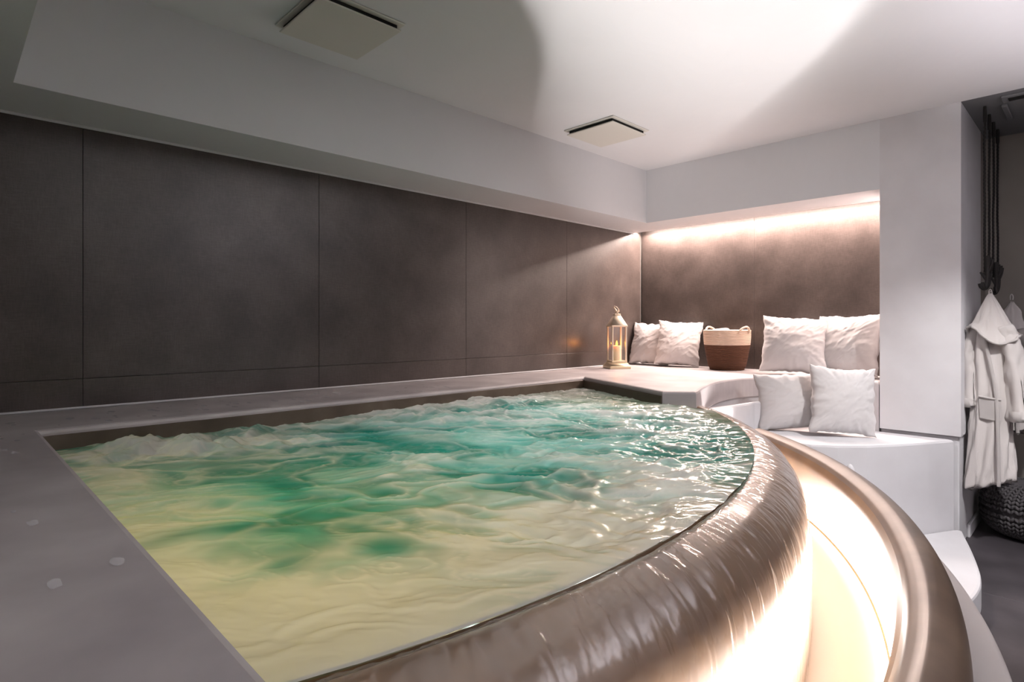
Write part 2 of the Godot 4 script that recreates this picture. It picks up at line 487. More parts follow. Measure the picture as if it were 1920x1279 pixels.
func tub() -> void:
	# deck and bench: one plastered slab round the water
	var poly := PackedVector2Array([Vector2(LEFT, -1.6), Vector2(-0.10, -1.6), Vector2(-0.10, 0.25), Vector2(-2.66, 0.25), Vector2(-2.66, 3.34), Vector2(-1.76, 2.915)])
	for p in smooth_profile(recess(), 4): poly.append(p)
	for p in [Vector2(-1.055, FRONT), Vector2(-1.055, BACK - 0.001), Vector2(LEFT, BACK - 0.001)]: poly.append(p)
	var dk := obj("tub_deck", raised(poly, 0.0, DECK, 0.014), M.deck)
	tag(dk, "smooth pale plaster deck and bench wrapping the tub along the tiled wall and niche", "deck")
	var t := thing("hot_tub", "raised curved hot tub with brown stone overflow rim and lit outer gutter", "hot tub")
	obj("overflow_rim", ring(smooth_profile(RIM, 4), A0, A1 - 0.3, 160, true), M.rim, t)
	# basin inside
	var fp := PackedVector2Array([Vector2(-2.655, 0.255), Vector2(-0.8, 0.255)])
	for i in 41:
		var q := polar(2.764, lerpf(-13.5, 47.0, i / 40.0))
		fp.append(q)
	fp.append(Vector2(-2.655, 3.33))
	obj("basin_floor", raised(fp, 0.02, 0.14, 0.01), M.basin, t)
	obj("basin_wall", block(-2.66, -2.652, 0.14, DECK - 0.022, 0.25, 3.335, 0.002), M.basin, t)
	obj("basin_wall", block(-2.65, -0.73, 0.14, DECK - 0.022, 0.25, 0.258, 0.002), M.basin, t)
	var dir := Vector3(0.90, 0, 0.425)
	obj("basin_wall", box(V(-2.212, 0.555, 3.122), Vector3(dir.length(), 0.83, 0.008), 0.002, Basis(Vector3.UP, -atan2(0.425, 0.90))), M.basin, t)
	# gutter, outer wall with rounded lip, white skirt
	obj("gutter_floor", ring([Vector2(2.945, 0.42), Vector2(3.16, 0.42)], A0, A1 - 0.3, 120, true), M.gutter, t)
	obj("gutter_wall", ring([Vector2(3.15, 0.40), Vector2(3.15, 0.55), Vector2(3.15, 0.66), Vector2(3.15, 0.69), Vector2(3.152, 0.70), Vector2(3.155, 0.707), Vector2(3.160, 0.716), Vector2(3.165, 0.725)], A0, A1 - 0.3, 160, true), M.gutter_wall, t)
	var lip := [Vector2(3.165, 0.725), Vector2(3.177, 0.739), Vector2(3.190, 0.747), Vector2(3.198, 0.7505), Vector2(3.208, 0.753), Vector2(3.22, 0.7535), Vector2(3.24, 0.749), Vector2(3.263, 0.733), Vector2(3.281, 0.70), Vector2(3.286, 0.65), Vector2(3.287, 0.58)]
	obj("outer_lip", ring(smooth_profile(lip, 5), A0, A1 - 0.3, 160, true), M.lip, t)
	var sk := [Vector2(3.285, 0.592), Vector2(3.35, 0.592), Vector2(3.362, 0.588), Vector2(3.368, 0.578), Vector2(3.37, 0.56), Vector2(3.37, 0.56), Vector2(3.37, 0.0)]
	obj("outer_skirt", ring(sk, A0, A1 - 0.3, 160, true), M.grey_plaster, t)
	# end cap of the ring against the steps
	for a in [A1 - 0.3]:
		var st := new_st()
		var prof := []
		for p in smooth_profile(RIM, 2): if p.x >= 2.70: prof.append(p)
		prof.append(Vector2(3.15, 0.42))
		prof.append(Vector2(3.152, 0.70))
		for p in smooth_profile(lip, 2): prof.append(p)
		prof.append(Vector2(3.37, 0.59)); prof.append(Vector2(3.37, 0.0)); prof.append(Vector2(2.765, 0.0))
		var tri := Geometry2D.triangulate_polygon(PackedVector2Array(prof))
		for k in range(0, tri.size(), 3):
			var pts := []
			for m in 3:
				var q := polar(prof[tri[k + m]].x, a)
				pts.append(V(q.x, prof[tri[k + m]].y, q.y))
			var mid := polar(3.0, a - 10.0)
			face(st, pts, V(mid.x, 0.4, mid.y))
		obj("end_face", flat(st), M.grey_plaster, t)
	# light strip on the gutter floor
	var s := obj("led_strip", ring([Vector2(3.122, 0.421), Vector2(3.122, 0.44), Vector2(3.122, 0.44), Vector2(3.146, 0.44)], A0 + 0.4, A1 - 0.7, 120, true), M.led)
	tag(s, "warm white light strip lying at the bottom of the tub's overflow gutter", "light strip")
	var s2 := obj("led_strip", block(LEFT + 0.02, -1.06, 2.30, 2.32, 4.88, 4.91, 0.002), M.led)
	tag(s2, "warm white light strip hidden in the slot above the cushioned niche", "light strip")

# ------------------------------------------------------------------ water
func water() -> void:
	var n1 := noise(101, 1.0, 3)
	var n2 := noise(102, 1.0, 3)
	var n3 := noise(103, 1.0, 2)
	var n4 := noise(104, 1.0, 2)
	var n5 := noise(105, 1.0, 3)
	var nu := 340
	var nv := 400
	var plan := func(u: float, v: float) -> Vector2:
		var d := lerpf(0.258, 3.325, pow(v, 1.15))
		var x1 := arc_x(2.785, d)
		if d > 2.915: x1 = minf(x1, -2.66 + (3.34 - d) / 0.425 * 0.90)
		else: x1 = minf(x1, 0.0)
		return Vector2(lerpf(-2.652, maxf(x1, -2.65), u), d)
	# waves and foam are drawn out sideways by the jets: [swell, filaments, fine filaments, s, f, veil]
	var holes := [[-1.52, 0.62, 0.22, 0.95], [-1.28, 0.60, 0.17, 0.8], [-1.09, 0.50, 0.10, 0.7], [-1.045, 0.68, 0.08, 0.9], [-1.85, 0.7, 0.15, 0.5], [-1.95, 1.35, 0.28, 0.6], [-1.5, 1.55, 0.25, 0.5], [-1.25, 1.25, 0.16, 0.6], [-2.2, 1.3, 0.2, 0.6]]
	var at := func(p: Vector2) -> Array:
		var s := p.x * 0.70 + p.y * 0.714
		var f := -p.x * 0.714 + p.y * 0.70
		var w1 := n2.get_noise_2d(s * 1.0, f * 1.4)
		var w2 := n2.get_noise_2d(s * 1.0 + 31.0, f * 1.4 + 17.0)
		var w3 := n2.get_noise_2d(s * 3.2 + 3.0, f * 3.8 + 7.0)
		var a := n1.get_noise_2d((s + w1 * 0.55) * 1.1, (f + w2 * 0.4 + w3 * 0.06) * 2.6)
		var r := 1.0 - absf(n3.get_noise_2d((s + w2 * 0.55 + w3 * 0.10) * 1.1 + 9.0, (f + w1 * 0.45 + w3 * 0.08) * 3.0)) * 2.6
		var r2 := 1.0 - absf(n5.get_noise_2d((s + w1 * 0.4 + w3 * 0.22) * 2.6 + 4.0, (f + w2 * 0.35 + w3 * 0.16) * 7.0)) * 3.0
		var veil := n5.get_noise_2d((s + w2 * 0.7) * 0.8 + 70.0, (f + w1 * 0.5) * 1.7 + 20.0)
		return [a, clampf(r, 0.0, 1.0), clampf(r2, 0.0, 1.0), s, f, veil]
	var edge := func(p: Vector2) -> float:        # 0 at the overflow rim, 1 inside
		return clampf((2.785 - Vector2(p.x - CX, p.y - CD).length()) / 0.14, 0.0, 1.0)
	var f := func(u: float, v: float) -> Vector3:
		var p: Vector2 = plan.call(u, v)
		var k: Array = at.call(p)
		var e: float = edge.call(p)
		var calm := smoothstep(2.2, 3.2, p.y)
		var near := smoothstep(1.3, 0.5, p.y)
		var amp := lerpf(0.017, 0.007, calm) * (1.0 - 0.68 * near)
		var h: float = (k[0] * 1.4 + k[1] * k[1] * 0.45 - 0.2) * amp + k[2] * k[2] * 0.0035 * (1.0 - near * 0.6)
		# choppy ripples towards the far right
		var chop := smoothstep(0.9, 1.9, p.y) * smoothstep(-2.3, -1.2, p.x)
		h += (n4.get_noise_2d(k[3] * 7.0 + 40.0, k[4] * 15.0) * 0.007 + n4.get_noise_2d(k[3] * 16.0, k[4] * 30.0) * 0.0025) * lerpf(0.15, 1.0, chop)
		for b in [[-2.42, 0.55, 0.20, 0.034], [-2.25, 0.70, 0.12, 0.026], [-2.12, 0.95, 0.14, 0.018], [-2.45, 0.92, 0.16, 0.024], [-2.3, 1.7, 0.3, 0.02], [-2.4, 2.3, 0.25, 0.02]]:
			var q := (Vector2(b[0], b[1]) - p).length() / b[2] as float
			h += exp(-q * q) * b[3] * (1.0 + 1.3 * n1.get_noise_2d(p.x * 7.0, p.y * 7.0))
		return V(p.x, WATER - 0.002 + h * lerpf(0.25, 1.0, smoothstep(0.0, 1.0, e)), p.y)
	var deep := Color(0.015, 0.25, 0.20)
	var mid := Color(0.07, 0.45, 0.40)
	var foam := Color(0.88, 0.87, 0.86)
	var clear := Color(0.30, 0.31, 0.20)
	var c := func(u: float, v: float) -> Color:
		var p: Vector2 = plan.call(u, v)
		var k: Array = at.call(p)
		var out := deep.lerp(mid, smoothstep(-0.3, 0.3, k[5] + 0.4 * k[0]))
		var fm := pow(k[1], 2.5) * 0.5 + pow(k[2], 3.0) * 0.22 + smoothstep(-0.1, 0.45, k[0]) * 0.38 + smoothstep(-0.05, 0.4, k[5]) * 0.3
		fm += 0.55 * exp(-(Vector2(-2.35, 0.62) - p).length_squared() / 0.10)
		fm += 0.5 * smoothstep(0.85, 0.25, p.y) * smoothstep(-2.2, -1.5, p.x)
		fm += 0.7 * smoothstep(2.2, 2.65, Vector2(p.x - CX, p.y - CD).length()) * smoothstep(1.9, 1.1, p.y)
		fm += 0.5 * smoothstep(-2.25, -2.6, p.x) * smoothstep(0.8, 1.4, p.y)
		var hole := 0.0
		for b in holes:
			var q := (Vector2(b[0], b[1]) - p + Vector2(k[0], k[5]) * 0.28).length() / b[2] as float
			hole = maxf(hole, exp(-q * q) * b[3])
		var calm := smoothstep(2.3, 2.9, p.y)
		out = out.lerp(clear, calm * 0.75)
		fm = clampf(fm * lerpf(1.0, 0.6, calm), 0.0, 0.96) * (1.0 - hole)
		return out.lerp(foam, fm)
	var w := obj("pool_water", grid(nu, nv, f, false, false, c), M.water)
	tag(w, "churning turquoise and foaming water filling the tub", "water", "", "stuff")
	# splashes left lying on the deck
	var sp := new_st()
	var rng := RandomNumberGenerator.new()
	rng.seed = 44
	for i in 96:
		var near := i < 38
		var c0 := V(rng.randf_range(-3.1, -1.0), DECK, rng.randf_range(-0.25, 0.2)) if near else V(rng.randf_range(-3.05, -2.72), DECK, rng.randf_range(0.3, 2.2))
		var sz := rng.randf_range(0.003, 0.016)
		var pts := []
		for k in 14:
			var a := k / 14.0 * TAU
			pts.append(c0 + Vector3(cos(a) * sz * 2.2, 0.0016, sin(a) * sz) * (1.0 + 0.45 * n1.get_noise_2d(cos(a) * 1.5 + i * 5.0, sin(a) * 1.5)) * Vector3(1, 0, 1) + Vector3(0, 0.0016, 0))
		face(sp, pts, c0 - Vector3(0, 1, 0))
	tag(obj("deck_splashes", flat(sp), M.splash), "small wet foamy splashes scattered on the deck around the tub's left corner", "water", "", "stuff")
	# thin film that runs over the rim and down its face
	var prof := smooth_profile(RIM.slice(4), 8)
	var ns := noise(120, 1.0, 3)
	var np := prof.size() - 1
	var film := grid(1000, np, func(u: float, v: float) -> Vector3:
		var i := int(round(v * np))
		var p: Vector2 = prof[i]
		var q: Vector2 = (prof[mini(i + 1, np)] - prof[maxi(i - 1, 0)]).normalized()
		var a := lerpf(A0, A1 - 0.4, u)
		var slant := a * 0.62 + v * 0.9
		var h := 0.004 + 0.0045 * ns.get_noise_2d(slant * 1.3, v * 1.6) + 0.0009 * ns.get_noise_2d(slant * 4.0, v * 4.0 + 5.0)
		var s := p + Vector2(-q.y, q.x).abs() * h
		var w2 := polar(s.x, a)
		return V(w2.x, s.y, w2.y), true)
	var fo := obj("overflow_water", film, M.film)
	tag(fo, "thin sheet of clear water sliding over the curved stone rim into the gutter", "water", "", "stuff")

# ------------------------------------------------------------------ steps between tub and pier
func steps() -> void:
	var arc := func(r: float, a0: float, a1: float, n: int) -> Array:
		var o := []
		for i in n + 1: o.append(polar(r, lerpf(a0, a1, float(i) / n)))
		return o
	# upper tread in the curved recess of the deck
	var g := 0.004
	var p1 := PackedVector2Array()
	var rc := smooth_profile(recess(), 4)
	for q in rc.slice(10): p1.append(q + Vector2(g, -g * 0.3))
	p1.append(Vector2(-1.36, FRONT - g)); p1.append(Vector2(-1.44, 4.30)); p1.append(Vector2(-1.53, 4.12)); p1.append(Vector2(-1.595, 3.97)); p1.append(Vector2(-1.637, 3.86)); p1.append(Vector2(-1.66, 3.62)); p1.append(Vector2(-1.695, 3.42)); p1.append(Vector2(-1.716, 3.325))
	tag(obj("step", raised(p1, 0.0, 0.86, 0.014), M.plaster), "topmost white plaster step, set in the curved recess of the deck", "step", "white plaster steps beside the tub")
	# seat-height tread that carries the two lower cushions
	var p2 := PackedVector2Array()
	p2.append_array(PackedVector2Array([Vector2(-1.352, FRONT - g), Vector2(-1.432, 4.30), Vector2(-1.522, 4.12), Vector2(-1.588, 3.97), Vector2(-1.629, 3.86), Vector2(-1.652, 3.62), Vector2(-1.687, 3.42), Vector2(-1.69, 3.29)]))
	p2.append(polar(3.375, A1 + 0.2))
	for q in [Vector2(-1.22, 3.66), Vector2(-1.10, 3.74), Vector2(-0.98, 3.86), Vector2(-0.86, 4.04), Vector2(-0.75, 4.24), Vector2(-0.67, 4.40), Vector2(-0.655, FRONT - g)]: p2.append(q)
	tag(obj("step", raised(p2, 0.0, 0.67, 0.016), M.plaster), "middle white plaster step at seat height under the two lower cushions", "step", "white plaster steps beside the tub")
	# low floor step with a rounded nose
	var p3 := PackedVector2Array()
	for q in arc.call(3.376, 37.0, 52.0, 10): p3.append(q)
	for q in [Vector2(-1.21, 3.652), Vector2(-1.094, 3.732), Vector2(-0.973, 3.853), Vector2(-0.853, 4.035), Vector2(-0.742, 4.236), Vector2(-0.662, 4.398), Vector2(-0.64, 4.425)]: p3.append(q)
	for q in smooth_profile([Vector2(-0.612, 4.42), Vector2(-0.575, 4.28), Vector2(-0.525, 4.09), Vector2(-0.475, 3.88), Vector2(-0.435, 3.68), Vector2(-0.42, 3.50), Vector2(-0.435, 3.30), Vector2(-0.48, 3.12), Vector2(-0.56, 2.99), Vector2(-0.66, 2.945)], 4): p3.append(q)
	tag(obj("step", raised(p3, 0.0, 0.125, 0.014), M.plaster), "lowest white plaster step with a rounded nose on the dark floor", "step", "white plaster steps beside the tub")
	# small rounded curb that shows above the tub's lip
	var cb := grid(24, 16, func(u: float, v: float) -> Vector3:
		var prof := [Vector2(0.022, 0.126), Vector2(0.022, 0.53)]
		for k in 15: prof.append(Vector2(0.022 * cos(k / 14.0 * PI / 2), 0.53 + 0.04 * sin(k / 14.0 * PI / 2)))
		var p: Vector2 = prof[int(round(v * 16))]
		return Vector3(p.x * cos(u * TAU), p.y, p.x * sin(u * TAU)), true, true)
	var co := obj("curb_post", cb, M.plaster)
	co.position = V(-1.035, 0, 3.74)
	tag(co, "small white round-topped plaster post showing just above the tub's lip", "post")

# ------------------------------------------------------------------ ceiling fittings
func vents() -> void:
	for s in [[-2.42, 1.285, "square white ceiling vent nearest the viewer, cut off by the top of the picture"], [-2.44, 3.31, "far square white ceiling vent nearest the cushioned niche"]]:
		var t := thing("ceiling_vent", s[2], "vent", V(s[0], TOP, s[1]), 0.0, "square vents in the tray ceiling")
		obj("frame", box(Vector3(0, -0.004, 0), Vector3(0.42, 0.008, 0.42), 0.003), M.vent, t)
		obj("dark_gap", box(Vector3(0, -0.018, 0), Vector3(0.365, 0.022, 0.365), 0.001), M.black, t)
		obj("cover_panel", box(Vector3(0, -0.033, 0), Vector3(0.392, 0.008, 0.392), 0.003), M.vent, t)
	# dark slot in the robe room's ceiling
	var sl := thing("slot_vent", "black slot vent in the dark ceiling at the top right corner", "vent", V(-0.29, TOP, 4.55))
	obj("frame", box(Vector3(0.3, -0.006, 0), Vector3(0.9, 0.012, 0.12), 0.003), M.dark_ceiling, sl)
	obj("slot", box(Vector3(0.3, -0.013, 0), Vector3(0.84, 0.006, 0.06), 0.001), M.black, sl)
	var rl := obj("ceiling_rail", block(-0.455, -0.425, TOP - 0.02, TOP, 4.66, 4.98, 0.004), M.dark_ceiling)
	tag(rl, "short grey rail on the dark ceiling beside the slot vent", "rail")

func lamps() -> void:
	for s in [[0.30, 3.10, 6.2, 29.0, Vector3(-1.05, -2.43, -1.1), "round recessed ceiling lamp over the steps"], [0.6, 1.0, 0.5, 62.0, Vector3(-0.5, -1, 0), "round recessed ceiling lamp over the floor beside the tub"]]:
		var at := V(s[0], TOP, s[1])
		var t := thing("ceiling_lamp", s[5], "lamp", at)
		obj("trim_ring", lathe([Vector2(0.045, -0.002), Vector2(0.05, -0.012), Vector2(0.062, -0.012), Vector2(0.066, 0.0)], 32), M.steel, t)
		obj("lens", lathe([Vector2(0.0, -0.006), Vector2(0.046, -0.006)], 32), M.lamp, t)
		var l := SpotLight3D.new()
		l.name = "lamp_light"
		t.add_child(l)
		l.position = Vector3(0, -0.03, 0)
		l.look_at_from_position(at + Vector3(0, -0.03, 0), at + s[4])
		l.light_energy = s[2]
		l.light_color = Color(1.0, 0.99, 0.985)
		l.spot_angle = s[3]
		l.spot_angle_attenuation = 0.8
		l.spot_range = 12.0
		l.spot_attenuation = 2.0
		l.light_size = 0.045
		l.shadow_enabled = true
	var up := thing("uplighter", "slim standing uplighter beside the right wall", "lamp", V(1.15, 0, 2.6))
	obj("base", lathe([Vector2(0.0, 0.02), Vector2(0.12, 0.018), Vector2(0.13, 0.01), Vector2(0.13, 0.0)], 32), M.steel, up)
	obj("pole", lathe([Vector2(0.012, 0.02), Vector2(0.012, 1.70)], 16, true), M.steel, up)
	obj("bowl", lathe(smooth_profile([Vector2(0.012, 1.70), Vector2(0.07, 1.72), Vector2(0.13, 1.77), Vector2(0.16, 1.84), Vector2(0.155, 1.84), Vector2(0.12, 1.78), Vector2(0.06, 1.735), Vector2(0.0, 1.725)], 5), 40, true), M.vent, up)
	obj("bulb", lathe([Vector2(0.0, 1.79), Vector2(0.04, 1.785), Vector2(0.045, 1.77), Vector2(0.0, 1.74)], 24), M.lamp, up)
	var ul := SpotLight3D.new()
	ul.name = "lamp_light"
	up.add_child(ul)
	ul.position = Vector3(0, 1.80, 0)
	ul.rotation = Vector3(PI / 2 - 0.25, 0.5, 0)
	ul.light_energy = 9.0
	ul.light_color = Color(1.0, 0.97, 0.99)
	ul.spot_angle = 60.0
	ul.spot_angle_attenuation = 0.3
	ul.spot_range = 12.0
	ul.spot_attenuation = 2.0
	ul.light_size = 0.05
	ul.shadow_enabled = true
	# lamps under water, on the basin floor
	for s in [[-1.15, 0.55, 0.20, Color(1.0, 0.89, 0.33), "round underwater lamp near the overflow rim"], [-1.75, 0.62, 0.07, Color(0.95, 0.95, 0.45), "round underwater lamp in the near part of the basin"], [-1.7, 1.5, 0.27, Color(0.95, 1.0, 0.95), "round underwater lamp in the middle of the basin"], [-2.0, 2.5, 0.38, Color(1.0, 1.0, 0.97), "round underwater lamp in the far part of the basin"]]:
		var t := thing("underwater_lamp", s[4], "lamp", V(s[0], 0.14, s[1]))
		obj("housing", lathe([Vector2(0.10, 0.0), Vector2(0.10, 0.02), Vector2(0.085, 0.03), Vector2(0.08, 0.024)], 32, true), M.steel, t)
		obj("lens", lathe([Vector2(0.082, 0.022), Vector2(0.05, 0.034), Vector2(0.0, 0.038)], 32, true), M.lamp, t)
		var l := OmniLight3D.new()
		l.name = "lamp_light"
		t.add_child(l)
		l.position = Vector3(0, 0.14, 0)
		l.light_energy = s[2]
		l.light_color = s[3]
		l.omni_range = 12.0
		l.omni_attenuation = 2.0
		l.light_size = 0.08
		l.shadow_enabled = true

# ------------------------------------------------------------------ lantern and candle
func lantern() -> void:
	var at := V(-2.985, DECK, 4.20)
	var turn := deg_to_rad(-34.0)
	var t := thing("lantern", "tall champagne metal and glass lantern standing at the left end of the bench", "lantern", at, turn)
	var frustum := func(w0: float, w1: float, y0: float, y1: float) -> ArrayMesh:
		var st := new_st()
		var a := w0 / 2
		var b := w1 / 2
		var lo := [Vector3(-a, y0, -a), Vector3(a, y0, -a), Vector3(a, y0, a), Vector3(-a, y0, a)]
		var hi := [Vector3(-b, y1, -b), Vector3(b, y1, -b), Vector3(b, y1, b), Vector3(-b, y1, b)]
		var c := Vector3(0, (y0 + y1) / 2, 0)
		face(st, lo, c); face(st, hi, c)
		for i in 4: face(st, [lo[i], lo[(i + 1) % 4], hi[(i + 1) % 4], hi[i]], c)
		return flat(st)
	var st := new_st()
	add_box(st, Vector3(0, 0.0125, 0), Vector3(0.19, 0.025, 0.19), 0.004)
	st.append_from(frustum.call(0.185, 0.135, 0.025, 0.055), 0, Transform3D())
	add_box(st, Vector3(0, 0.062, 0), Vector3(0.14, 0.014, 0.14), 0.003)
	obj("base", flat(st), M.cream_metal, t)
	for x in [-1, 1]:
		for z in [-1, 1]:
			obj("post", box(Vector3(x * 0.061, 0.215, z * 0.061), Vector3(0.014, 0.294, 0.014), 0.002), M.champagne, t)
	for k in 4:
		var b := Basis(Vector3.UP, k * PI / 2)
		obj("glass_pane", box(b * Vector3(0, 0.215, 0.061), Vector3(0.107, 0.29, 0.0025), 0.0005, b), M.glass, t)
	var rt := new_st()
	add_box(rt, Vector3(0, 0.368, 0), Vector3(0.145, 0.014, 0.145), 0.003)
	rt.append_from(frustum.call(0.142, 0.05, 0.374, 0.462), 0, Transform3D())
	add_box(rt, Vector3(0, 0.468, 0), Vector3(0.055, 0.014, 0.055), 0.003)
	obj("roof", flat(rt), M.champagne, t)
	obj("finial", lathe(smooth_profile([Vector2(0.02, 0.475), Vector2(0.012, 0.482), Vector2(0.014, 0.492), Vector2(0.006, 0.503), Vector2(0.0, 0.506)], 4), 20, true), M.champagne, t)
	var rp := []
	for i in 33:
		var a : float = i / 32.0 * TAU
		rp.append(Vector3(0.034 * cos(a) - 0.006, 0.518 + 0.030 * sin(a) * 0.75, 0.030 * sin(a) * 0.66))
	obj("ring_handle", tube(rp, func(_v, _u): return 0.0042, 8), M.champagne, t)
	for s in [-1, 1]:
		obj("scroll", tube(path3([Vector3(s * 0.02, 0.474, 0), Vector3(s * 0.034, 0.487, 0), Vector3(s * 0.03, 0.503, 0), Vector3(s * 0.017, 0.5, 0)], 5), func(_v, _u): return 0.004, 8), M.champagne, t)
	var c := thing("candle", "lit cream pillar candle standing inside the lantern", "candle", at + Vector3(0, 0.069, 0).rotated(Vector3.UP, turn))
	obj("wax", lathe(smooth_profile([Vector2(0.0, 0.0), Vector2(0.034, 0.0), Vector2(0.035, 0.004), Vector2(0.035, 0.118), Vector2(0.032, 0.124), Vector2(0.024, 0.119), Vector2(0.0, 0.117)], 4), 32, true), M.wax, c)
	obj("wick", tube([Vector3(0, 0.116, 0), Vector3(0.001, 0.125, 0), Vector3(0.002, 0.132, 0)], func(_v, _u): return 0.0014, 6), M.black, c)
	obj("flame", lathe(smooth_profile([Vector2(0.0, 0.127), Vector2(0.007, 0.135), Vector2(0.0085, 0.145), Vector2(0.005, 0.16), Vector2(0.0, 0.174)], 5), 16, true), M.flame, c)
	var l := OmniLight3D.new()
	l.name = "candle_light"
	c.add_child(l)
	l.position = Vector3(0, 0.146, 0)
	l.light_color = Color(1.0, 0.6, 0.22)
	l.light_energy = 0.018
	l.omni_range = 6.0
	l.omni_attenuation = 2.0
	l.light_size = 0.008
	l.shadow_enabled = true

# ------------------------------------------------------------------ cushions
func cushion_mesh(w: float, h: float, th: float, seed_: int) -> ArrayMesh:
	var n := noise(seed_, 1.0, 3)
	var st := SurfaceTool.new()
	var side := func(s: float) -> Callable:
		return func(u: float, v: float) -> Vector3:
			var a := u * 2.0 - 1.0
			var b := v * 2.0 - 1.0
			a = signf(a) * (1.0 - pow(1.0 - absf(a), 1.25))
			b = signf(b) * (1.0 - pow(1.0 - absf(b), 1.25))
			var ex := (1.0 - a * a)
			var ey := (1.0 - b * b)
			var x := a * w / 2 * (1.0 - 0.085 * ey) + 0.012 * n.get_noise_2d(b * 2.0 + 7.0, 3.0) * absf(a)
			var y := b * h / 2 * (1.0 - 0.085 * ex) + 0.014 * n.get_noise_2d(a * 2.0, 13.0) * absf(b)
			var t := pow(ex, 0.42) * pow(ey, 0.42)
			# creases that run in from the edges and corners, and a few long folds
			var ang := atan2(b, a)
			var rad := maxf(absf(a), absf(b))
			var rim_f := smoothstep(0.35, 0.95, rad) * smoothstep(1.0, 0.93, rad)
			var z := th / 2 * t
			z += 0.006 * rim_f * n.get_noise_2d(ang * 5.0, s * 9.0 + rad * 0.5)
			z += 0.009 * t * n.get_noise_2d((a * 0.8 + b * 0.6) * 0.5 + 20.0, (b * 0.8 - a * 0.6) * 1.1 + s * 5.0)
			var fold := 1.0 - absf(n.get_noise_2d((a + b) * 0.9 + 50.0, (b - a) * 1.7 + s * 3.0)) * 5.0
			z += 0.003 * t * maxf(fold, 0.0)
			return Vector3(x, y, s * maxf(z, 0.0) + 0.0025 * s * 0.3)
	st.append_from(grid(56, 56, side.call(1.0), false), 0, Transform3D())
	st.append_from(grid(56, 56, side.call(-1.0), true), 0, Transform3D())
	return st.commit()

func cushion(label: String, group: String, base: Vector3, w: float, h: float, th: float, yaw: float, lean: float, roll: float, seed_: int) -> void:
	var o := obj("cushion", cushion_mesh(w, h, th, seed_), M.cotton)
	var b := Basis(Vector3.UP, deg_to_rad(yaw)) * Basis(Vector3.RIGHT, deg_to_rad(-lean)) * Basis(Vector3.BACK, deg_to_rad(roll))
	o.basis = b
	# rest the lowest point of the mesh on the base
	var low := 1e9
	for v in (o.mesh as ArrayMesh).surface_get_arrays(0)[Mesh.ARRAY_VERTEX]: low = minf(low, (b * v).y)
	o.position = Vector3(base.x, base.y - low, base.z)
	tag(o, label, "cushion", group)

func cushions() -> void:
	var g := "white cushions on the niche bench"
	cushion("white square cushion at the left end of the bench, partly hidden by the lantern", g, V(-3.02, DECK, 4.80), 0.40, 0.41, 0.17, 8, 16, -2, 11)
	cushion("white square cushion on the bench just left of the basket", g, V(-2.72, DECK, 4.78), 0.40, 0.42, 0.17, 20, 17, -3, 12)
	cushion("white square cushion on the bench just right of the basket, in front of its neighbour", g, V(-1.66, DECK, 4.62), 0.46, 0.46, 0.19, 22, 22, -4, 13)
	cushion("white square cushion at the right end of the bench against the pier", g, V(-1.33, DECK, 4.74), 0.46, 0.46, 0.19, -12, 15, 2, 14)
	var g2 := "white cushions on the plaster step"
	cushion("white cushion on the plaster step, the smaller left one of the lower pair", g2, V(-1.435, 0.67, 4.05), 0.51, 0.38, 0.16, 30, 15, 4, 15)
	cushion("white cushion on the plaster step, the right one of the lower pair, nearest the pier", g2, V(-1.17, 0.67, 4.07), 0.40, 0.435, 0.16, 40, 13, -5, 16)

# ------------------------------------------------------------------ basket
func basket() -> void:
	var at := V(-2.25, DECK, 4.75)
	var t := thing("basket", "coiled rope basket, brown below and cream above, on the bench between the cushions", "basket", at, deg_to_rad(-20))
	var H := 0.335
	var rad := func(y: float) -> float:
		return 0.145 + 0.045 * smoothstep(0.0, H, y) + 0.006 * sin(y / H * 4.0) - 0.012 * smoothstep(0.05, 0.0, y)
	var wall := func(y0: float, y1: float) -> Array:
		var pr := []
		var coils := int(round((y1 - y0) / 0.0125))
		var ch := (y1 - y0) / coils
		for i in coils:
			for k in 6:
				var a := (k + 0.5) / 6.0 * PI
				pr.append(Vector2(rad.call(y0 + (i + 0.5) * ch) + 0.0055 * sin(a), y0 + i * ch + ch * (1.0 - cos(a)) / 2))
		return pr
	var lo := [Vector2(0.0, 0.002)]
	lo.append_array([Vector2(0.12, 0.002)])
	lo.append_array(wall.call(0.002, 0.21))
	obj("body", lathe(lo, 64, true), M.basket_brown, t)
	var up: Array = wall.call(0.21, H)
	up.append(Vector2(rad.call(H) - 0.004, H + 0.002))
	for i in 12: up.append(Vector2(rad.call(H - i * 0.02) - 0.008, H - i * 0.02))
	up.append(Vector2(0.0, H - 0.23))
	obj("top_band", lathe(up, 64, true), M.basket_cream, t)
	for s in [-1, 1]:
		var hp := path3([Vector3(s * 0.186, H - 0.025, -0.055), Vector3(s * 0.198, H + 0.008, -0.042), Vector3(s * 0.212, H + 0.026, 0.0), Vector3(s * 0.198, H + 0.008, 0.042), Vector3(s * 0.186, H - 0.025, 0.055)], 6)
		obj("handle", tube(hp, func(_v, _u): return 0.0085, 10), M.basket_cream, t)
	for k in [[-0.045, 0.03, 0.35, "white rolled towel peeking from the left of the basket's mouth"], [0.06, -0.03, -0.25, "white rolled towel lying deeper at the right of the basket's mouth"]]:
		var rp := []
		for i in 17: rp.append(Vector3(lerpf(-0.085, 0.085, i / 16.0), 0.0, 0.0))
		var o := obj("rolled_towel", tube(rp, func(v: float, u: float) -> float:
			var e := pow(clampf(1.0 - pow(absf(v * 2 - 1), 6.0), 0.0, 1.0), 0.5)
			return (0.042 + 0.002 * sin(u * TAU * 3)) * maxf(e, 0.15), 20), M.towel)
		o.position = at + Vector3(k[0], H - 0.03 - (0.02 if k[0] > 0 else 0.0), k[1])
		o.rotation = Vector3(0, k[2], 0.12)
		tag(o, k[3], "towel", "rolled towels in the basket")

